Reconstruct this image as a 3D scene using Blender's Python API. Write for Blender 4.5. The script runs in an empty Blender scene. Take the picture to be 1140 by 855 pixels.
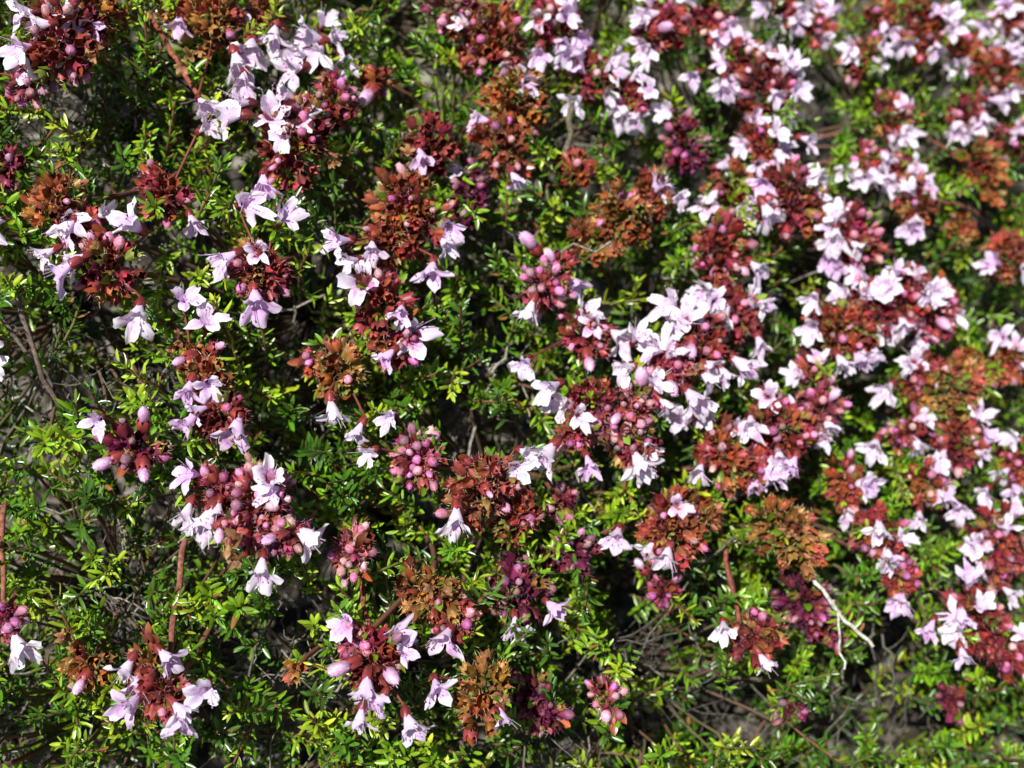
import bpy, math
import numpy as np
rng = np.random.default_rng(11)
MM = 0.001
PIT = math.radians(50)
ex = np.array([1., 0, 0]); ey = np.array([0, math.sin(PIT), math.cos(PIT)]); en = np.array([0, -math.cos(PIT), math.sin(PIT)])
T = np.array([0, 0, 170.]); DC = 260.; PX = 5.7
UP = np.array([0, 0, 1.])

def D0(u, v):
    q = max(0., .7*u/1140 + .4*(1-v/855) - .25)
    d = -150*q**1.3
    if u < 0: d -= (u/25.)**2*.3
    if v > 855: d -= ((v-855)/25.)**2*.5
    return d
def W(u, v, d=0.):
    D = D0(u, v)+d
    k = (DC-D)/DC/PX
    return T+ex*((u-570)*k)+ey*((427.5-v)*k)+en*D
def pxmm(u, v, d=0.):
    return (DC-(D0(u, v)+d))/DC/PX
def nrm(a):
    a = np.asarray(a, float); return a/(np.linalg.norm(a, axis=-1, keepdims=True)+1e-9)
def frame(z, y):
    z = nrm(z); y = y-np.sum(y*z, -1, keepdims=True)*z; y = nrm(y); x = np.cross(y, z)
    return np.stack([x, y, z], -1)

# ---------------------------------------------------------------- batches
class Batch:
    def __init__(s): s.v = []; s.q = []; s.t = []; s.c = []; s.n = 0
    def raw(s, v, q, t, c):
        if len(q): s.q.append(np.asarray(q)+s.n)
        if len(t): s.t.append(np.asarray(t)+s.n)
        s.v.append(np.asarray(v, float)); s.c.append(np.asarray(c, float)); s.n += len(v)
    def inst(s, tp, M, O, tint, jit=.10):
        M = np.asarray(M); O = np.asarray(O); tint = np.asarray(tint); N = len(O)
        if N == 0: return
        V = np.einsum('nij,kj->nki', M, tp['v'])+O[:, None, :]
        C = tp['c'][None]*tint[:, None, :]*(1+jit*rng.normal(size=(N, len(tp['v']), 1)))
        k = len(tp['v']); off = (np.arange(N)*k)[:, None, None]
        q = (tp['q'][None]+off).reshape(-1, 4) if len(tp['q']) else []
        t = (tp['t'][None]+off).reshape(-1, 3) if len(tp['t']) else []
        s.raw(V.reshape(-1, 3), q, t, C.reshape(-1, 3))
    def arrays(s):
        v = np.concatenate(s.v)*MM; c = np.clip(np.concatenate(s.c), 0, .97)
        q = np.concatenate(s.q).astype(np.int32) if s.q else np.zeros((0, 4), np.int32)
        t = np.concatenate(s.t).astype(np.int32) if s.t else np.zeros((0, 3), np.int32)
        return v, c, q, t
def build(name, items):
    V = []; C = []; Q = []; TT = []; MQ = []; MT = []; n = 0
    for i, (b, m) in enumerate(items):
        v, c, q, t = b.arrays(); V.append(v); C.append(c); Q.append(q+n); TT.append(t+n); n += len(v)
        MQ.append(np.full(len(q), i, np.int32)); MT.append(np.full(len(t), i, np.int32))
        print(name, i, len(q)+len(t))
    v = np.concatenate(V); c = np.concatenate(C); q = np.concatenate(Q).astype(np.int32); t = np.concatenate(TT).astype(np.int32)
    me = bpy.data.meshes.new(name)
    me.vertices.add(len(v)); me.vertices.foreach_set('co', v.astype(np.float32).ravel())
    me.loops.add(len(q)*4+len(t)*3)
    me.loops.foreach_set('vertex_index', np.concatenate([q.ravel(), t.ravel()]))
    me.polygons.add(len(q)+len(t))
    ls = np.concatenate([np.arange(len(q))*4, len(q)*4+np.arange(len(t))*3]).astype(np.int32)
    me.polygons.foreach_set('loop_start', ls)
    for b, m in items: me.materials.append(m)
    me.polygons.foreach_set('material_index', np.concatenate(MQ+MT))
    me.polygons.foreach_set('use_smooth', np.full(len(ls), True))
    me.update(calc_edges=True)
    a = me.attributes.new('Col', 'FLOAT_COLOR', 'POINT')
    a.data.foreach_set('color', np.concatenate([c, np.ones((len(c), 1))], 1).astype(np.float32).ravel())
    o = bpy.data.objects.new(name, me); bpy.context.scene.collection.objects.link(o)
    return o

def grid_faces(a, b, wrap=False):
    f = []
    for i in range(a-1):
        for j in range(b if wrap else b-1):
            j2 = (j+1) % b
            f.append((i*b+j, i*b+j2, (i+1)*b+j2, (i+1)*b+j))
    return f
def merge(parts):
    v = []; q = []; t = []; c = []; n = 0
    for p in parts:
        v.append(p['v']); c.append(p['c'])
        if len(p['q']): q.append(np.asarray(p['q'])+n)
        if len(p['t']): t.append(np.asarray(p['t'])+n)
        n += len(p['v'])
    return dict(v=np.concatenate(v), c=np.concatenate(c), q=np.concatenate(q) if q else np.zeros((0, 4), int), t=np.concatenate(t) if t else np.zeros((0, 3), int))
def tube(pts, rad, k, col):
    pts = np.asarray(pts, float); n = len(pts)
    tg = nrm(np.gradient(pts, axis=0)); ref = np.array([.31, .17, .93])
    if abs(tg[0] @ nrm(ref)) > .9: ref = np.array([1., .1, 0])
    F = frame(tg, np.tile(ref, (n, 1)))
    a = np.arange(k)/k*2*np.pi
    ring = np.cos(a)[None, :, None]*F[:, None, :, 0]+np.sin(a)[None, :, None]*F[:, None, :, 1]
    v = pts[:, None]+ring*np.asarray(rad)[:, None, None]
    col = np.asarray(col, float)
    c = np.tile(col, (n*k, 1)) if col.ndim == 1 else np.repeat(col, k, 0)
    c = c*(1+.15*rng.normal(size=(len(c), 1)))
    return dict(v=v.reshape(-1, 3), q=np.array(grid_faces(n, k, True)), t=[], c=c)

# ---------------------------------------------------------------- templates
def leaf_tpl(w, fold, curl):
    xs = [-1, 0, 1]; ts = np.array([0, .2, .5, .82, 1.]); v = []; c = []
    prof = np.array([.3, .8, 1., .7, .08])
    for t, p in zip(ts, prof):
        for x in xs:
            v.append((x*w*p, t, (abs(x)-.5)*w*fold*p - curl*t*t))
            k = (.85+.3*t)*(1.15 if x == 0 else .9)
            c.append((k*(1+.25*t), k, k*.9))
    return dict(v=np.array(v), c=np.array(c), q=np.array(grid_faces(5, 3)), t=[])
leafT = [leaf_tpl(.145, -.6, .08), leaf_tpl(.165, .7, .16), leaf_tpl(.13, -.8, -.08), leaf_tpl(.21, .5, .25)]

def hairs(P, N, L, w, col, r):
    v = []; t = []; c = []
    for p, n in zip(P, N):
        s = nrm(np.cross(n, r.normal(size=3)))
        d = nrm(n+r.normal(size=3)*.35)*L*r.uniform(.6, 1.3)
        k = len(v); v += [p+s*w, p-s*w, p+d]; t.append((k, k+1, k+2)); c += [col]*3
    return dict(v=np.array(v), q=[], t=np.array(t), c=np.array(c, float))

def calyx_tpl(open_, r, hairy=20):
    K = 10
    zs = [0, .15, .42, .76, 1.0]; rs = [.10, .26, .34, .32+.05*open_, .2+.24*open_]
    v = []; c = []
    for i, (z, rr) in enumerate(zip(zs, rs)):
        for j in range(K):
            a = j/K*2*np.pi
            zz = z; r2 = rr*r.uniform(.92, 1.08)
            rib = 1.0 if j % 2 == 0 else .62
            if i == 4:
                if j % 2: zz = .79; r2 = rs[3]*.95
                else: zz = z*r.uniform(.9, 1.12); r2 = rr*r.uniform(.85, 1.2)
            if i in (2, 3): r2 *= 1.08 if j % 2 == 0 else .92
            v.append((r2*math.cos(a), r2*math.sin(a), zz))
            g = [.9, .8, .9, 1.1, 1.5][i]*rib
            c.append((g, g*(1.5-.5*z), g*(1-.1*z)))
    v = np.array(v)
    sh = dict(v=v, c=np.array(c), q=np.array(grid_faces(5, K, True)), t=[])
    idx = r.integers(K*1, K*5, hairy)
    P = v[idx]; N = nrm(P*np.array([1, 1, 0])+np.array([0, 0, .35]))
    return merge([sh, hairs(P, N, .32, .015, (1.9, 5., 5.5), r)])
calT = [calyx_tpl(o, rng) for o in (.6, .4, .15, .3, .8, .5)]

def ball_tpl(r, ell=1.25, hairy=14):
    v = []; n1 = 6; K = 8
    for i in range(n1):
        th = math.pi*i/(n1-1)
        for j in range(K):
            a = j/K*2*np.pi; k = 1+.08*r.normal()
            v.append((math.sin(th)*math.cos(a)*k+1e-4*math.cos(a), math.sin(th)*math.sin(a)*k+1e-4*math.sin(a), -math.cos(th)*ell))
    v = np.array(v)
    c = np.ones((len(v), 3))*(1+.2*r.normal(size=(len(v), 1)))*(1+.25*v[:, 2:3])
    b = dict(v=v, c=c, q=np.array(grid_faces(n1, K, True)), t=[])
    idx = r.integers(0, len(v), hairy)
    return merge([b, hairs(v[idx], nrm(v[idx]), .45, .04, (1.6, 2.2, 1.5), r)])
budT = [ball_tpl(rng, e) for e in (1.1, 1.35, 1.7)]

PET = np.array([.94, .835, .95])
def lobe(th, dth, L, Wd, p0, p1, notch, rr, z0, r, spots=False):
    er = np.array([math.cos(th), math.sin(th), 0]); et = np.array([-math.sin(th), math.cos(th), 0]); z = np.array([0, 0, 1.])
    nt, ns = 7, 7; v = []; c = []
    ph = r.uniform(0, 6.28, 4); tw = r.normal()*.35
    for i in range(nt):
        t = i/(nt-1)
        for j in range(ns):
            s = -1+2*j/(ns-1)
            Ls = L*math.sqrt(max(.05, 1-.72*s*s))*(1+.10*math.sin(5*s+ph[1]))-notch*math.exp(-(s/.28)**2)
            pos = np.zeros(3); m = 6
            for k in range(m):
                tt = t*(k+.5)/m; f = p0+(p1-p0)*tt
                pos = pos+(er*math.sin(f)+z*math.cos(f))*(Ls*t/m)
            f = p0+(p1-p0)*t
            nn = er*math.cos(f)-z*math.sin(f)
            sm = min(1, t*2.0); sm = sm*sm*(3-2*sm)
            half = rr*math.sin(dth)*(1-sm)+Wd*sm
            p = z*z0+er*rr*(1-(1-t)*(1-math.cos(s*dth)))+et*s*half+pos
            p = p+nn*(.34*math.sin(3.1*s+ph[0])*t+.4*math.sin(5*t+ph[2])*s*t-.4*s*s*t*Wd*.6+tw*s*t+.22*math.sin(7*s+ph[3])*t*t)
            v.append(p)
            col = np.array([1., 1., 1.])*np.array([1-.03*(1-t), 1-.26*(1-t)**1.7, 1-.03*(1-t)])
            if j in (2, 4): col = col*np.array([.98, .92, .99])
            if spots and t < .62 and r.random() < .3: col = col*np.array([.85, .55, .82])
            c.append(col*PET)
    return dict(v=np.array(v), c=np.array(c), q=np.array(grid_faces(nt, ns)), t=[])
def flower_tpl(r):
    d = math.radians; K = 10
    zs = [0, 1.2, 2.4, 3.4]; rs = [.6, .85, 1.3, 1.6]; zt = 3.3
    j = lambda s=.12: r.normal()*s
    bx, by = j(.12), -abs(j(.15))
    v = []; c = []
    for z, rr in zip(zs, rs):
        for q in range(K):
            a = q/K*2*np.pi
            v.append((rr*math.cos(a)*1.1, rr*math.sin(a)*.85, z)); c.append(PET*np.array([.98, .76+.05*z, .99]))
    parts = [dict(v=np.array(v), c=np.array(c), q=np.array(grid_faces(4, K, True)), t=[])]
    parts.append(lobe(d(90)+j(.06), d(50), 3.5*(1+j()), 1.7, d(5)+j(), d(58)+j(.4), .9, 1.4, zt, r))
    parts.append(lobe(d(270)+j(.1), d(36), 4.4*(1+j()), 1.6+j(.2), d(35)+j(), d(88)+j(.4), .45, 1.4, zt, r, True))
    for sg in (-1, 1):
        parts.append(lobe(d(270+sg*66)+j(), d(34), 4.1*(1+j()), 1.3+j(.15), d(36)+j(), d(90)+j(.45), .0, 1.45, zt, r, False))
    for k in range(4):
        a = d(90)+(k-1.5)*.55+j(.1); L = 3.6+r.uniform(0, 2.8)
        p0 = np.array([.6*math.cos(a), .6*math.sin(a), 2.6]); dr = nrm(np.array([math.cos(a)*.6+j(.2), math.sin(a)*.5+j(.1), 1.]))
        pts = [p0+dr*L*t+np.array([0, -.25*t*t, 0]) for t in (0, .5, 1)]
        parts.append(tube(pts, [.09, .075, .06], 3, PET))
        b = ball_tpl(r, 1.2, 1); e = pts[-1]
        parts.append(dict(v=b['v']*.2+e, c=np.tile([.45, .2, .35], (len(b['v']), 1)), q=b['q'], t=b['t']))
    m = merge(parts); z = m['v'][:, 2:3]; m['v'] = m['v']*np.array([1, 1, .95])+np.concatenate([bx*z*.8, by*z*.8, 0*z], 1)
    return m
floT = [flower_tpl(rng) for _ in range(20)]

# ---------------------------------------------------------------- data from the plant
H = [ # u,v,R,type,depth,auto flowers
(70,48,44,'m',0,1),(105,20,34,'b',-4,1),(30,95,24,'p',-4,0),(10,185,20,'d',-4,0),(62,222,30,'b',0,0),(90,250,28,'m',-2,0),(120,296,38,'m',2,0),
(182,212,28,'m',-6,0),(330,158,42,'m',2,0),(372,118,26,'m',-2,0),(290,302,32,'m',2,0),(240,22,36,'b',-4,0),(205,12,30,'b',-8,0),(300,10,26,'m',-6,1),
(455,232,42,'r',3,0),(438,262,34,'r',1,0),(478,160,30,'m',-2,0),(425,340,38,'m',2,0),(440,385,26,'m',0,0),(378,412,30,'b',-3,0),(350,400,18,'r',-8,0),
(545,48,38,'r',0,1),(512,18,34,'p',-2,0),(575,108,36,'b',2,0),(560,165,30,'r',-2,0),(520,215,26,'d',-8,0),(606,318,26,'p',2,0),(690,245,34,'b',0,0),(655,268,24,'b',-4,0),
(722,225,30,'r',0,1),(690,462,32,'p',4,0),(655,450,32,'m',2,0),(640,480,24,'m',2,0),(800,282,34,'m',2,0),(770,385,38,'m',4,1),(740,408,26,'p',6,0),(715,432,22,'p',6,0),
(855,98,34,'m',0,2),(826,70,26,'m',-3,3),(875,215,36,'m',2,1),(845,160,26,'r',0,2),(705,495,30,'m',2,0),(540,545,42,'h',3,0),(575,575,30,'r',0,0),(468,512,32,'p',0,0),
(290,565,40,'p',4,0),(245,548,28,'m',0,0),(318,590,26,'p',4,0),(392,612,28,'p',0,0),(232,425,28,'b',0,0),(245,462,30,'m',1,0),(214,395,20,'b',-3,0),(150,498,28,'d',0,0),
(478,660,36,'b',2,0),(505,690,26,'m',0,0),(412,735,34,'m',3,0),(400,715,22,'p',3,0),(540,772,34,'b',2,0),(186,772,34,'m',2,0),(165,745,26,'b',0,0),(98,742,26,'b',-3,0),(8,690,22,'p',0,0),
(745,590,36,'r',0,0),(780,570,26,'b',-2,0),(875,592,38,'b',2,0),(640,612,26,'d',-6,0),(572,662,34,'d',-8,0),(600,630,20,'d',-10,0),(842,706,26,'m',2,0),(675,776,20,'p',0,0),
(800,505,34,'r',-2,0),(868,482,38,'m',2,1),(835,520,24,'m',0,1),(905,455,28,'p',0,1),(935,370,38,'r',2,1),(960,345,26,'m',0,2),(1055,432,36,'b',2,0),(1082,415,26,'b',0,0),(1068,492,30,'m',0,1),
(1000,335,36,'m',2,3),(1040,350,28,'m',0,1),(1020,420,24,'m',-3,1),(975,590,28,'m',0,1),(1110,605,36,'m',0,2),(1085,690,34,'m',0,2),(1125,725,28,'m',0,1),(1092,190,30,'b',0,0),(1112,85,30,'r',0,2),
(1025,35,30,'r',0,2),(990,130,24,'m',-5,2),(942,262,34,'m',2,2),(1020,228,26,'r',0,2),(900,235,24,'r',0,1),(760,160,28,'d',-4,0),(735,30,30,'m',0,2),(660,85,26,'m',-3,2),(615,30,26,'m',-2,2),
(1120,285,26,'r',0,1),(1135,160,24,'m',0,2),(1070,255,18,'b',-2,0),(895,670,30,'d',-10,0),(930,700,20,'d',-12,0),(600,782,28,'d',-12,0),(1000,640,24,'m',-3,1),(1120,400,24,'r',0,1),
(790,20,24,'m',-3,2),(905,30,22,'r',-5,1),(960,60,20,'m',-5,2),(1075,130,22,'m',-4,2),(1000,190,20,'m',-3,2),(960,180,20,'m',-3,2),(805,215,28,'r',-4,1),(640,190,24,'r',-6,0),(700,110,24,'m',-5,2),
(1030,540,24,'r',-3,1),(940,540,24,'r',-4,1),(900,420,22,'m',0,1),(620,560,20,'d',-6,0),(1075,60,20,'r',-6,2),(980,20,20,'r',-6,1),(1120,20,22,'m',-4,2),(870,10,20,'m',-6,2),(355,60,20,'m',-6,0),(420,90,18,'r',-8,0),
(1135,520,24,'m',0,1),(1010,480,22,'m',-2,1),(740,660,20,'d',-12,0),(820,345,26,'m',0,1),(650,370,26,'m',0,0),(620,300,22,'m',-2,0),(1060,780,18,'d',-10,0),(880,790,18,'d',-14,0),(330,745,14,'b',-10,0)]
F = [ # u,v,size,(tone) w=white l=lilac
(18,10,48,'w'),(60,8,44,'w'),(100,28,30,'l'),(285,62,72,'w'),(338,38,56,'l'),(318,78,56,'w'),(388,68,54,'l'),(300,122,70,'w'),(246,128,60,'w'),(330,128,62,'w'),(268,92,48,'l'),(200,30,40,'l'),
(276,224,56,'l'),(318,238,58,'l'),(244,288,54,'l'),(286,340,60,'l'),(230,352,52,'l'),(286,278,40,'l'),(64,256,58,'w'),(140,246,62,'l'),(58,302,60,'l'),(152,358,62,'w'),(206,326,46,'l'),(216,252,30,'l'),
(372,268,58,'l'),(404,306,66,'l'),(500,256,50,'l'),(478,306,50,'l'),(460,372,60,'l'),(426,398,40,'l'),(370,466,56,'w'),(434,462,44,'l'),(586,352,50,'w'),(650,345,50,'l'),(580,406,50,'l'),(608,432,54,'l'),
(576,206,48,'l'),(510,186,40,'l'),(642,320,46,'l'),(105,468,50,'l'),(205,440,50,'l'),(236,430,40,'l'),(204,474,52,'l'),(265,484,60,'l'),(206,526,50,'l'),(226,590,72,'w'),(306,526,62,'w'),(350,602,60,'w'),
(290,642,62,'w'),(205,578,52,'w'),(510,584,60,'w'),(602,510,60,'w'),(578,520,44,'w'),(660,520,46,'l'),(715,522,58,'w'),(685,600,52,'l'),(742,626,48,'w'),(756,562,44,'l'),(620,680,40,'l'),(574,702,44,'l'),
(384,690,54,'l'),(440,706,56,'l'),(490,716,56,'l'),(404,776,62,'l'),(456,816,56,'l'),(398,808,50,'l'),(486,772,54,'l'),(562,804,44,'l'),(20,726,58,'w'),(190,736,52,'l'),(136,752,52,'l'),(140,792,62,'l'),
(196,812,60,'l'),(232,776,54,'l'),(806,700,46,'w'),(856,742,46,'w'),(780,326,76,'w'),(742,334,60,'w'),(800,350,50,'w'),(698,378,62,'w'),(722,386,50,'w'),(690,408,50,'w'),(776,450,62,'w'),(760,470,46,'w'),(832,408,58,'w'),
(850,300,46,'l'),(862,242,54,'w'),(832,474,52,'w'),(882,522,42,'l'),(970,500,46,'w'),(856,438,50,'w'),(890,192,60,'w'),(872,175,50,'w'),(842,132,44,'l'),(912,204,44,'w'),(930,266,50,'w'),(900,366,48,'w'),(940,408,44,'w'),
(986,436,42,'l'),(1012,366,44,'w'),(976,396,38,'w'),(980,316,52,'w'),(1022,302,44,'w'),(940,322,46,'w'),(955,305,44,'w'),(905,335,42,'w'),(980,594,46,'w'),(990,626,40,'w'),(1022,580,40,'w'),(1068,570,46,'w'),(1096,462,42,'w'),
(1124,486,40,'w'),(1072,690,42,'l'),(1082,646,44,'l'),(1034,702,42,'l'),(1130,572,42,'w'),(1130,662,40,'w'),(805,100,44,'l'),(810,180,38,'l'),(868,108,40,'l'),(890,75,40,'w'),(742,120,34,'w'),(705,135,36,'w'),(630,60,40,'l'),
(1090,548,38,'l'),(775,530,42,'l'),(870,512,40,'l'),(1095,30,36,'l'),(720,15,44,'w'),(770,85,38,'l'),(640,115,36,'l'),(1130,100,34,'w'),(1065,350,30,'l'),(405,505,40,'l'),(395,485,34,'l'),(740,205,36,'l'),(1075,735,40,'l'),
(830,240,40,'w'),(850,385,40,'w'),(795,425,44,'w'),(755,360,48,'w'),(925,230,36,'w'),(905,155,38,'w'),(925,480,40,'w'),(960,275,36,'w'),(1040,330,36,'w'),(330,60,50,'w'),(360,20,44,'l'),
(260,110,50,'w'),(312,100,50,'w'),(445,350,40,'l'),(385,290,44,'l'),(415,280,40,'l'),(660,360,40,'l'),(215,460,40,'l'),(240,575,48,'w'),(300,545,40,'l'),(725,500,44,'w'),(590,505,40,'w'),(120,235,40,'w'),(75,290,40,'l'),(150,770,40,'l'),(205,795,40,'l'),(420,790,40,'l'),(450,725,40,'l'),
(710,370,44,'w'),(735,380,44,'w'),(790,330,50,'w'),(765,345,44,'w'),(810,420,40,'w'),(785,460,44,'w'),(745,455,36,'w'),(820,470,36,'w'),(600,60,36,'l'),(650,40,36,'l'),(590,90,34,'l'),(690,65,34,'l'),(530,130,36,'l'),(470,175,30,'l'),
(265,75,60,'w'),(302,45,56,'w'),(352,58,50,'w'),(232,140,46,'w'),(38,28,42,'w'),(82,14,40,'w'),(375,40,40,'l'),(312,150,46,'w'),(225,120,40,'w'),(290,208,40,'l'),(75,240,44,'w'),(45,285,44,'w'),(500,275,36,'l')]
BUD = [(588,268,24),(656,405,18),(714,420,24),(115,516,22),(160,462,20),(378,744,26),(435,752,24),(408,108,22),(160,528,18),(1050,360,18),(926,440,20),(612,285,18),(748,432,20),(770,390,18),(686,466,16),(712,628,16),(300,600,18),(244,596,18),(88,764,18),(200,402,16),(245,385,14),(740,30,18),(545,550,10)]
DRY = [(262,612,40),(770,412,22),(455,182,26),(300,10,30),(215,70,34),(360,90,28),(205,380,26),(375,180,26),(560,770,30),(495,655,26),(80,715,26),(100,60,24),(1060,420,18),(880,590,24)]

cal = Batch(); buds = Batch(); pet = Batch(); leaf = Batch(); stem = Batch(); wood = Batch()
CI = {k: ([], [], []) for k in range(len(calT))}; BI = {k: ([], [], []) for k in range(len(budT))}; FI = {k: ([], [], []) for k in range(len(floT))}; LI = {k: ([], [], []) for k in range(len(leafT))}
def put(D, k, M, O, t): D[k][0].append(M); D[k][1].append(O); D[k][2].append(t)

CC = {'m': (.35, .045, .050), 'b': (.42, .105, .045), 'r': (.39, .065, .042), 'p': (.38, .06, .085), 'd': (.22, .025, .055), 'h': (.42, .085, .070)}
BC = np.array([.60, .22, .39])
nodes = []
for i in range(150):
    u = rng.uniform(-200, 1350); v = rng.uniform(-250, 980)
    p = W(u, v, rng.uniform(-95, -55)); p[2] = max(p[2], 12); nodes.append(p)
nodes = np.array(nodes)
roots = np.array([[-60., 90, -3], [10., 70, -3], [70., 130, -3], [0., 160, -3], [120., 200, -3], [-100, 30, -3], [60, 10, -3]])

def bez(a, b, c, n):
    t = np.linspace(0, 1, n)[:, None]; return (1-t)**2*a+2*t*(1-t)*b+t*t*c
def near_node(p):
    d = np.linalg.norm(nodes-p, axis=1)+rng.uniform(0, 20, len(nodes)); return nodes[np.argmin(d)]

def shoot(p0, a, L, g, lsc=1., dens=1., sp=1.5):
    a = nrm(a); bend = nrm(rng.normal(size=3)+UP*.6)*L*.25
    n = max(3, int(L/sp)); t = (np.arange(n)+.5)/n
    pos = p0+a*L*t[:, None]+bend*(t*t)[:, None]
    ax = nrm(a*L+bend*(2*t)[:, None])
    F_ = frame(ax, np.tile(rng.normal(size=3), (n, 1)))
    reps = 2+int(4*dens)
    for r in range(reps):
        main = r < 2
        phi = np.arange(n)*(np.pi/2)+(r % 2)*np.pi+(0 if main else rng.normal(0, .8, n))+rng.normal(0, .15, n)
        el = np.radians(np.interp(t, [0, .8, 1], [75, 50, 22]) if main else rng.uniform(20, 62, n))+rng.normal(0, .15, n)
        keep = rng.random(n) < (.95 if main else .75)
        rad = F_[:, :, 0]*np.cos(phi)[:, None]+F_[:, :, 1]*np.sin(phi)[:, None]
        d = nrm(ax*np.cos(el)[:, None]+rad*np.sin(el)[:, None])
        ln = lsc*(rng.uniform(2.6, 4.2, n) if main else rng.uniform(1.6, 3.2, n))*np.interp(t, [0, .8, 1], [.9, 1, .6])
        nn = ax*1.0-rad*.3; nn = nrm(nn-np.sum(nn*d, 1, keepdims=True)*d)
        M = np.stack([np.cross(d, nn), d, nn], -1)*ln[:, None, None]
        for i in np.nonzero(keep)[0]:
            k = rng.integers(3)
            tt = g*rng.uniform(.5, 1.4)*np.array([rng.uniform(.8, 1.2), 1, rng.uniform(.6, 1.3)])
            if rng.random() < .02: tt = np.array([.30, .16, .05])
            put(LI, k, M[i], pos[i]+rad[i]*.3, tt)
    return pos

GREENS = [np.array([.15, .36, .014]), np.array([.22, .44, .018]), np.array([.085, .24, .016]), np.array([.33, .52, .03]), np.array([.06, .16, .016])]
HP = []
def head(u, v, R, ty, d):
    c = W(u, v, d); R = R*pxmm(u, v, d)
    ax = nrm(en*.75+UP*.15+ex*rng.normal(0, .25)-ey*rng.uniform(0, .5))
    n = int(max(10, 1.5*(R**2)*4*np.pi/9.0*.8)); base = np.array(CC[ty])
    gi = np.arange(n)+.5; ph = np.arccos(1-2*gi/n); th = np.pi*(1+5**.5)*gi
    N = np.stack([np.cos(th)*np.sin(ph), np.sin(th)*np.sin(ph), np.cos(ph)], 1)+rng.normal(0, .2, (n, 3)); N = nrm(N)
    lob = nrm(rng.normal(size=(4, 3))); amp = rng.uniform(-.35, .38, 4)
    ra = 1+sum(a*np.maximum(0, N@l)**2 for a, l in zip(amp, lob))
    el = nrm(ey+ex*rng.normal(0, .6)+en*rng.normal(0, .3)); e1 = rng.uniform(.1, .5)
    NP = N*ra[:, None]; NP = NP*(1-e1*.45)+el*(NP@el)[:, None]*(e1*1.45)
    for i in range(n):
        if N[i] @ ax < -.55: continue
        L = rng.uniform(3.0, 4.2)*(.85 if R < 4.5 else 1)
        lay = rng.choice([1.12, .95, .8, .6], p=[.2, .4, .25, .15])
        o = c+NP[i]*max(.3, R*lay-L*.75)
        dr = nrm(N[i]+ax*.5+UP*.1+rng.normal(0, .3, 3))
        tint = base*rng.uniform(.4, 1.5)*np.array([1, rng.uniform(.6, 1.7), rng.uniform(.6, 1.6)])
        q = rng.random()
        if q < (.16 if ty in 'b' else .06): tint = np.array([.50, .24, .08])*rng.uniform(.5, 1.1)
        elif q > .95: tint = np.array([.26, .26, .06])*rng.uniform(.6, 1.2)
        k = rng.integers(len(calT)); M = frame(dr, rng.normal(size=3))
        put(CI, k, M*L*rng.uniform(.8, 1.05), o, tint)
        pb = {'m': .2, 'p': .5, 'd': .3, 'h': .12, 'b': .04, 'r': .1}[ty]
        if rng.random() < pb:
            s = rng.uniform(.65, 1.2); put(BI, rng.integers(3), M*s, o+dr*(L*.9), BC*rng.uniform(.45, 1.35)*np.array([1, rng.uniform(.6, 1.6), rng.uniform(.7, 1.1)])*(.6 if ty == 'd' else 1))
        if rng.random() < .2:
            b = frame(dr, N[i]+rng.normal(0, .4, 3)); Ml = np.stack([b[:, 0], b[:, 2], b[:, 1]], -1)*rng.uniform(3.2, 4.6)*np.array([1.2, 1, 1])
            tt = np.array([.34, .10, .04]) if rng.random() < .6 else np.array([.16, .30, .02])
            put(LI, 3, Ml, o+N[i]*.8, tt*rng.uniform(.7, 1.3))
    nb = near_node(c-ax*50)
    pts = bez(c, c-ax*28+rng.normal(0, 5, 3), nb, 9)
    cs = np.array([.28, .09, .06])*rng.uniform(.7, 1.2)
    cc = np.array([cs*(1-t)+np.array([.2, .16, .12])*t for t in np.linspace(0, 1, 9)])
    tp = tube(pts, np.linspace(.55, .8, 9), 6, cc); stem.raw(tp['v'], tp['q'], [], tp['c'])
    for _ in range(4):
        q = c-ax*rng.uniform(6, 20)+rng.normal(0, 3, 3)
        shoot(q, ax+rng.normal(0, .6, 3), rng.uniform(6, 13), GREENS[rng.integers(4)]*.95, .9, .6)
    HP.append((u, v, R/pxmm(u, v, d), d, c, ax, R))
for h in H: head(*h[:5])
nexp = len(HP)
for _ in range(150):
    u = rng.uniform(-200, 1340); v = rng.uniform(-260, 960)
    if -30 < u < 1170 and -30 < v < 885: continue
    head(u, v, rng.uniform(20, 34), rng.choice(list('mbrpm')), rng.uniform(-8, 2))

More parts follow.
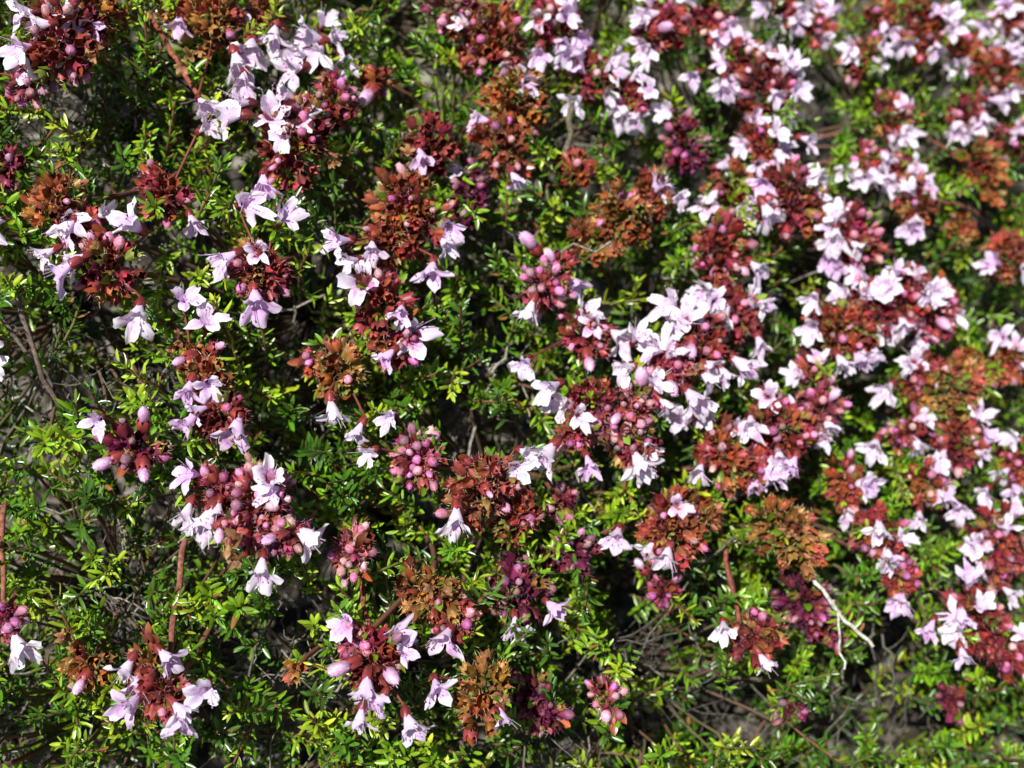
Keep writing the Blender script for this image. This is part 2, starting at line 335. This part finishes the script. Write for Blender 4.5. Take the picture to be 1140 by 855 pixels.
def flower(p, ax, sc, tone):
    M = frame(ax, UP*1.0+en*.35+rng.normal(0, .5, 3))*sc
    if tone == 'w': t = np.array([1.03, rng.uniform(1.05, 1.14), 1.03])
    elif tone == 'l': t = np.array([rng.uniform(.96, 1.02), rng.uniform(.84, 1.08), rng.uniform(1., 1.03)])
    else: t = np.array([.42, .27, .09])*rng.uniform(.6, 1.3)
    o = p-nrm(ax)*4.6*sc
    put(FI, rng.integers(len(floT)), M*np.array([rng.uniform(.78, 1.12), rng.uniform(.85, 1.15), 1]), o, t)
    k = rng.integers(len(calT)); put(CI, k, frame(ax, rng.normal(size=3))*3.2*sc, o-nrm(ax)*2.0*sc, np.array(CC['m'])*rng.uniform(.6, 1.1))
for (u, v, s, tone) in F:
    best = min(HP[:nexp], key=lambda h: math.hypot(h[0]-u, h[1]-v)-h[2]*.5)
    dx, dy = u-best[0], v-best[1]; dist = math.hypot(dx, dy)+1e-6
    w = min(1, dist/best[2])
    a = ex*(dx/dist*w*.7)-ey*(dy/dist*w*.7+.4)+en*rng.uniform(.35, 1.15)+ex*rng.normal(0, .35)+ey*rng.normal(0, .2)
    dd = best[3]+best[6]*(.95-.45*w)+3
    p = W(u, v, dd)
    sc = s/(10.8/pxmm(u, v, dd)); sc = min(1.25, max(.75, sc))
    flower(p, nrm(a), sc, tone)
    q = p-nrm(a)*6.3*sc; tp = tube(bez(q, (q+best[4])/2-en*2, best[4]-best[5]*3, 5), [.3]*5, 4, (.22, .06, .04)); stem.raw(tp['v'], tp['q'], [], tp['c'])
def autoflowers(h, n):
    for _ in range(n):
        a = rng.uniform(0, 2*np.pi); dr = ex*math.cos(a)-ey*(.3+math.sin(a))+en*rng.uniform(.5, 1.2)
        dr = nrm(dr); flower(h[4]+dr*(h[6]+rng.uniform(.5, 3.)), nrm(dr+UP*.1+en*.2+rng.normal(0, .35, 3)), rng.uniform(.7, .95), rng.choice(['w', 'w', 'l']))
for i, h in enumerate(HP):
    n = int(H[i][5]*1.9+.5)+(1 if H[i][0] > 560 and H[i][3] in 'mrp' and h[1] < 620 and rng.random() < .5 else 0) if i < nexp else rng.integers(1, 6)
    autoflowers(h, n)
for (u, v, s) in BUD:
    best = min(HP[:nexp], key=lambda h: math.hypot(h[0]-u, h[1]-v))
    dd = best[3]+best[6]*.9+1; dx, dy = u-best[0], v-best[1]; dist = math.hypot(dx, dy)+1e-6
    ax = nrm(ex*dx/dist-ey*dy/dist+en*.9); p = W(u, v, dd); m = s*pxmm(u, v, dd)/2
    put(BI, 2, frame(ax, rng.normal(size=3))*m*.72, p, np.array([.80, .42, .66])*rng.uniform(.8, 1.1))
    put(CI, 2, frame(ax, rng.normal(size=3))*4, p-ax*(3.2+m), np.array(CC['m']))
for (u, v, s) in DRY:
    best = min(HP[:nexp], key=lambda h: math.hypot(h[0]-u, h[1]-v))
    p = W(u, v, best[3]+best[6]*.9+1.5)
    for _ in range(3):
        flower(p+rng.normal(0, 1.3, 3), nrm(en+rng.normal(0, .6, 3)), s/100*rng.uniform(.6, 1.)*1.4, 'dry')

# ---- leafy shoots
GAPS = [(50, 400, 80, 50), (110, 620, 60, 38), (60, 130, 50, 35), (330, 390, 40, 50), (330, 740, 40, 70), (700, 720, 70, 42), (820, 800, 85, 35), (520, 470, 35, 40), (200, 860, 110, 40), (610, 850, 90, 36), (10, 830, 45, 40), (185, 410, 30, 35), (960, 790, 60, 34), (640, 150, 18, 35), (110, 170, 30, 20), (395, 210, 20, 30), (560, 270, 20, 20)]
def ingap(u, v):
    return any(((u-a)/c)**2+((v-b)/d)**2 < 1 for a, b, c, d in GAPS)
cnt = 0
for i in range(5200):
    u = rng.uniform(-200, 1340); v = rng.uniform(-250, 960)
    inside = -40 < u < 1180 and -40 < v < 895
    if not inside and rng.random() < .55: continue
    layer = rng.random()
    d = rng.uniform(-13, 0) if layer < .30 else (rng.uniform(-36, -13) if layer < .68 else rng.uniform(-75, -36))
    if ingap(u, v) and rng.random() < (.88 if layer < .68 else .3): continue
    tuft = math.sin(u*.045+1.3*math.sin(v*.031))*math.sin(v*.052+1.1*math.sin(u*.027+2))
    if layer < .68 and rng.random() > .80+.45*tuft: continue
    if v > 640 and u > 560 and rng.random() < .35: d -= 12
    L = rng.uniform(8, 19)
    a = nrm(en*.55+UP*.45+ex*rng.normal(0, .55)+ey*rng.normal(0, .5)+ex*.12)
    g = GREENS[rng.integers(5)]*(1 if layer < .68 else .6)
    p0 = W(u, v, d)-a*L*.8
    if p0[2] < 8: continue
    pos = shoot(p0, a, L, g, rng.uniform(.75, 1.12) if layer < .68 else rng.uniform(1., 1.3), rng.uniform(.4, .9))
    if layer < .68:
        c0 = np.array([.17, .16, .04]) if rng.random() < .5 else np.array([.24, .09, .05])
        sp = bez(pos[-1], pos[0]-a*4, near_node(p0-en*25), 7)
        sp = np.concatenate([pos[::-3], sp[2:]]); n = len(sp)
        cc = np.array([c0*(1-t)+np.array([.18, .15, .11])*t for t in np.linspace(0, 1, n)])
        tp = tube(sp, np.linspace(.28, .5, n), 4, cc); stem.raw(tp['v'], tp['q'], [], tp['c'])
    cnt += 1
# ---- woody skeleton and dead twigs
def wig(a, b, n, amp):
    t = np.linspace(0, 1, n)[:, None]; w = rng.normal(0, amp, (n, 3)); w[0] = w[-1] = 0
    return a*(1-t)+b*t+w+nrm(rng.normal(size=3))*np.sin(t*np.pi)*amp*3
for p in nodes:
    r = roots[np.argmin(np.linalg.norm(roots-p, axis=1)+rng.uniform(0, 40, len(roots)))]
    n = 14; g = rng.uniform(.8, 1.2)
    tp = tube(wig(p, r+rng.normal(0, 3, 3)*[1, 1, 0], n, 1.6), np.linspace(.8, 2.3, n)*rng.uniform(.9, 1.2, n), 6, np.array([.16, .14, .115])*g); wood.raw(tp['v'], tp['q'], [], tp['c'])
for i in range(1700):
    u = rng.uniform(-200, 1350); v = rng.uniform(-250, 1000)
    if i < 620:
        g = GAPS[rng.integers(len(GAPS))]; u = g[0]+rng.normal()*g[2]*.7; v = g[1]+rng.normal()*g[3]*.7
    a = W(u, v, rng.uniform(-95, -22) if i > 300 else rng.uniform(-52, -18)); b = a+nrm(rng.normal(size=3)-en*.9-UP*.3)*rng.uniform(15, 50)
    if b[2] < 2 or a[2] < 2: continue
    g = rng.uniform(.3, 1.4)*(.6 if v > 640 and u > 500 else 1.1); th = rng.uniform(.16, .42)
    tp = tube(wig(a, b, 9, .9), np.linspace(.5, 1, 9)*th, 4, np.array([.32, .29, .24])*g); wood.raw(tp['v'], tp['q'], [], tp['c'])
    if rng.random() < .6:
        for _ in range(2):
            m = a+(b-a)*rng.uniform(.1, .8); e = m+nrm(rng.normal(size=3))*rng.uniform(5, 14)
            tp = tube(wig(m, e, 5, .4), np.linspace(1, .5, 5)*th*.7, 4, np.array([.34, .31, .26])*g); wood.raw(tp['v'], tp['q'], [], tp['c'])
for A, B, th, col in [((905, 640, 2), (972, 720, 4), .5, (.6, .58, .5)), ((928, 668, 3), (940, 745, 2), .3, (.6, .58, .5)), ((20, 330, -8), (75, 475, -22), .6, (.2, .15, .12)), ((0, 350, -10), (110, 500, -30), .45, (.24, .2, .17)),
                      ((636, 108, 2), (618, 225, -16), .8, (.2, .18, .12)), ((165, 15, -10), (236, 130, -3), .6, (.3, .1, .06)), ((206, 600, -16), (186, 765, 0), .7, (.28, .12, .08)), ((402, 630, -14), (412, 730, 0), .6, (.3, .1, .07)), ((798, 560, -12), (825, 705, 0), .6, (.3, .1, .07)),
                      ((800, 30, -3), (845, -20, -6), .4, (.3, .2, .12)), ((5, 560, -12), (5, 690, 0), .6, (.3, .12, .08))]:
    tp = tube(wig(W(*A), W(*B), 11, .3), np.linspace(1, .85, 11)*th, 7, np.array(col)); wood.raw(tp['v'], tp['q'], [], tp['c'])

for D, Ts, B, jt in ((CI, calT, cal, .12), (BI, budT, buds, .1), (FI, floT, pet, .02), (LI, leafT, leaf, .12)):
    for k, tp in enumerate(Ts):
        if D[k][0]: B.inst(tp, np.array(D[k][0]), np.array(D[k][1]), np.array(D[k][2]), jt)

# ---------------------------------------------------------------- materials
def material(name, rough=.5, transl=0., gloss=.05, nscale=0., namt=.25):
    m = bpy.data.materials.new(name); m.use_nodes = True; nt = m.node_tree; N = nt.nodes; L = nt.links
    for n in list(N): N.remove(n)
    out = N.new('ShaderNodeOutputMaterial'); at = N.new('ShaderNodeAttribute'); at.attribute_name = 'Col'; col = at.outputs['Color']
    if nscale:
        tc = N.new('ShaderNodeTexCoord'); no = N.new('ShaderNodeTexNoise'); no.inputs['Scale'].default_value = nscale; no.inputs['Detail'].default_value = 1
        L.new(tc.outputs['Object'], no.inputs['Vector'])
        mr = N.new('ShaderNodeMapRange'); mr.inputs['From Min'].default_value = .25; mr.inputs['From Max'].default_value = .75
        mr.inputs['To Min'].default_value = 1-namt; mr.inputs['To Max'].default_value = 1+namt
        L.new(no.outputs['Fac'], mr.inputs['Value'])
        vm = N.new('ShaderNodeVectorMath'); vm.operation = 'SCALE'; L.new(col, vm.inputs[0]); L.new(mr.outputs['Result'], vm.inputs['Scale']); col = vm.outputs['Vector']
    df = N.new('ShaderNodeBsdfDiffuse'); L.new(col, df.inputs['Color']); s = df.outputs[0]
    if transl:
        tr = N.new('ShaderNodeBsdfTranslucent'); mx = N.new('ShaderNodeMixShader'); mx.inputs['Fac'].default_value = transl
        L.new(col, tr.inputs['Color']); L.new(s, mx.inputs[1]); L.new(tr.outputs[0], mx.inputs[2]); s = mx.outputs[0]
    if gloss:
        gl = N.new('ShaderNodeBsdfGlossy'); gl.inputs['Roughness'].default_value = rough; gl.inputs['Color'].default_value = (.9, .9, .9, 1)
        mx = N.new('ShaderNodeMixShader'); mx.inputs['Fac'].default_value = gloss
        L.new(s, mx.inputs[1]); L.new(gl.outputs[0], mx.inputs[2]); s = mx.outputs[0]
    L.new(s, out.inputs[0])
    return m
shrub = build('flowering_thyme_shrub', [
 (cal, material('calyx', .45, 0, .05)), (buds, material('bud', .6, 0, .04, 2500, .3)),
 (pet, material('petal', .5, .12, .03)), (leaf, material('thyme_leaf', .33, .12, .08)),
 (stem, material('stem', .5, 0, .04)), (wood, material('dry_bark', .8, 0, 0, 1200, .5))])
for i, (x, y, r) in enumerate([(-.95, .25, 40), (.1, 1.1, 150), (1.1, .5, 250)]):
    o = bpy.data.objects.new('flowering_thyme_shrub', shrub.data); bpy.context.scene.collection.objects.link(o)
    o.location = (x, y, -.01); o.rotation_euler = (0, 0, math.radians(r)); o.scale = (.9, .9, .85)

# ---------------------------------------------------------------- ground and gravel
gm = bpy.data.materials.new('stony_soil'); gm.use_nodes = True; nt = gm.node_tree; N = nt.nodes; L = nt.links; pb = N['Principled BSDF']
tc = N.new('ShaderNodeTexCoord'); n1 = N.new('ShaderNodeTexNoise'); n1.inputs['Scale'].default_value = 110; n1.inputs['Detail'].default_value = 6
cr = N.new('ShaderNodeValToRGB'); cr.color_ramp.elements[0].position = .48; cr.color_ramp.elements[0].color = (.035, .026, .018, 1); cr.color_ramp.elements[1].position = .7; cr.color_ramp.elements[1].color = (.34, .30, .23, 1)
L.new(tc.outputs['Object'], n1.inputs['Vector']); L.new(n1.outputs['Fac'], cr.inputs['Fac']); L.new(cr.outputs['Color'], pb.inputs['Base Color']); pb.inputs['Roughness'].default_value = .95
g = np.concatenate([-np.geomspace(60, .6, 14), np.linspace(-.5, 1.0, 90), np.geomspace(1.1, 60, 14)])
X, Y = np.meshgrid(g, g); Z = .006*np.sin(X*23+1)*np.cos(Y*19)+.004*np.sin(X*61)*np.sin(Y*53+2)-.004
Z = np.where((abs(X) < 1.1) & (abs(Y) < 1.1), Z, -.004)
me = bpy.data.meshes.new('ground'); me.from_pydata(np.stack([X, Y, Z], -1).reshape(-1, 3).tolist(), [], grid_faces(len(g), len(g))); me.materials.append(gm); me.shade_smooth()
bpy.context.scene.collection.objects.link(bpy.data.objects.new('ground', me))
st = Batch()
for i in range(1800):
    b = budT[0]; s = rng.uniform(1.2, 4.5) if rng.random() < .93 else rng.uniform(5, 11)
    vv = b['v'][:48]*np.array([1, rng.uniform(.6, 1), .5])*s*(1+.1*rng.normal(size=(48, 1)))
    a = rng.uniform(0, 6.28); R = np.array([[math.cos(a), -math.sin(a), 0], [math.sin(a), math.cos(a), 0], [0, 0, 1]])
    vv = vv@R.T+np.array([rng.uniform(-350, 450), rng.uniform(-300, 700), s*.15])
    st.raw(vv, b['q'], [], np.tile(np.array([.46, .42, .34])*rng.uniform(.25, 1.2), (48, 1)))
build('gravel', [(st, material('limestone', .9, 0, 0, 400, .3))])

# ---------------------------------------------------------------- light, camera
sc = bpy.context.scene
w = bpy.data.worlds.new('World'); sc.world = w; w.use_nodes = True
sd = nrm(np.array([-.27, -.34, .90]))
el = math.asin(sd[2]); az = math.atan2(sd[0], sd[1])
sky = w.node_tree.nodes.new('ShaderNodeTexSky'); sky.sky_type = 'NISHITA'; sky.sun_disc = False; sky.sun_elevation = el; sky.sun_rotation = az
bg = w.node_tree.nodes['Background']; bg.inputs['Strength'].default_value = .05; w.node_tree.links.new(sky.outputs[0], bg.inputs[0])
sl = bpy.data.lights.new('sun', 'SUN'); sl.energy = 5.; sl.angle = math.radians(.5); sl.color = (1, .97, .93)
so = bpy.data.objects.new('sun', sl); sc.collection.objects.link(so)
from mathutils import Vector
so.rotation_euler = Vector(-sd).to_track_quat('-Z', 'Y').to_euler()
cd = bpy.data.cameras.new('camera'); co = bpy.data.objects.new('camera', cd); sc.collection.objects.link(co); sc.camera = co
co.location = Vector((T+en*DC)*MM); co.rotation_euler = (math.pi/2-PIT, 0, 0)
cd.sensor_width = 36; cd.lens = 36*DC/200; cd.clip_start = .005; cd.clip_end = 300
cd.dof.use_dof = True; cd.dof.focus_distance = .266; cd.dof.aperture_fstop = 14
sc.view_settings.view_transform = 'Standard'; sc.view_settings.look = 'None'; sc.view_settings.exposure = 0
print('shoots', cnt)
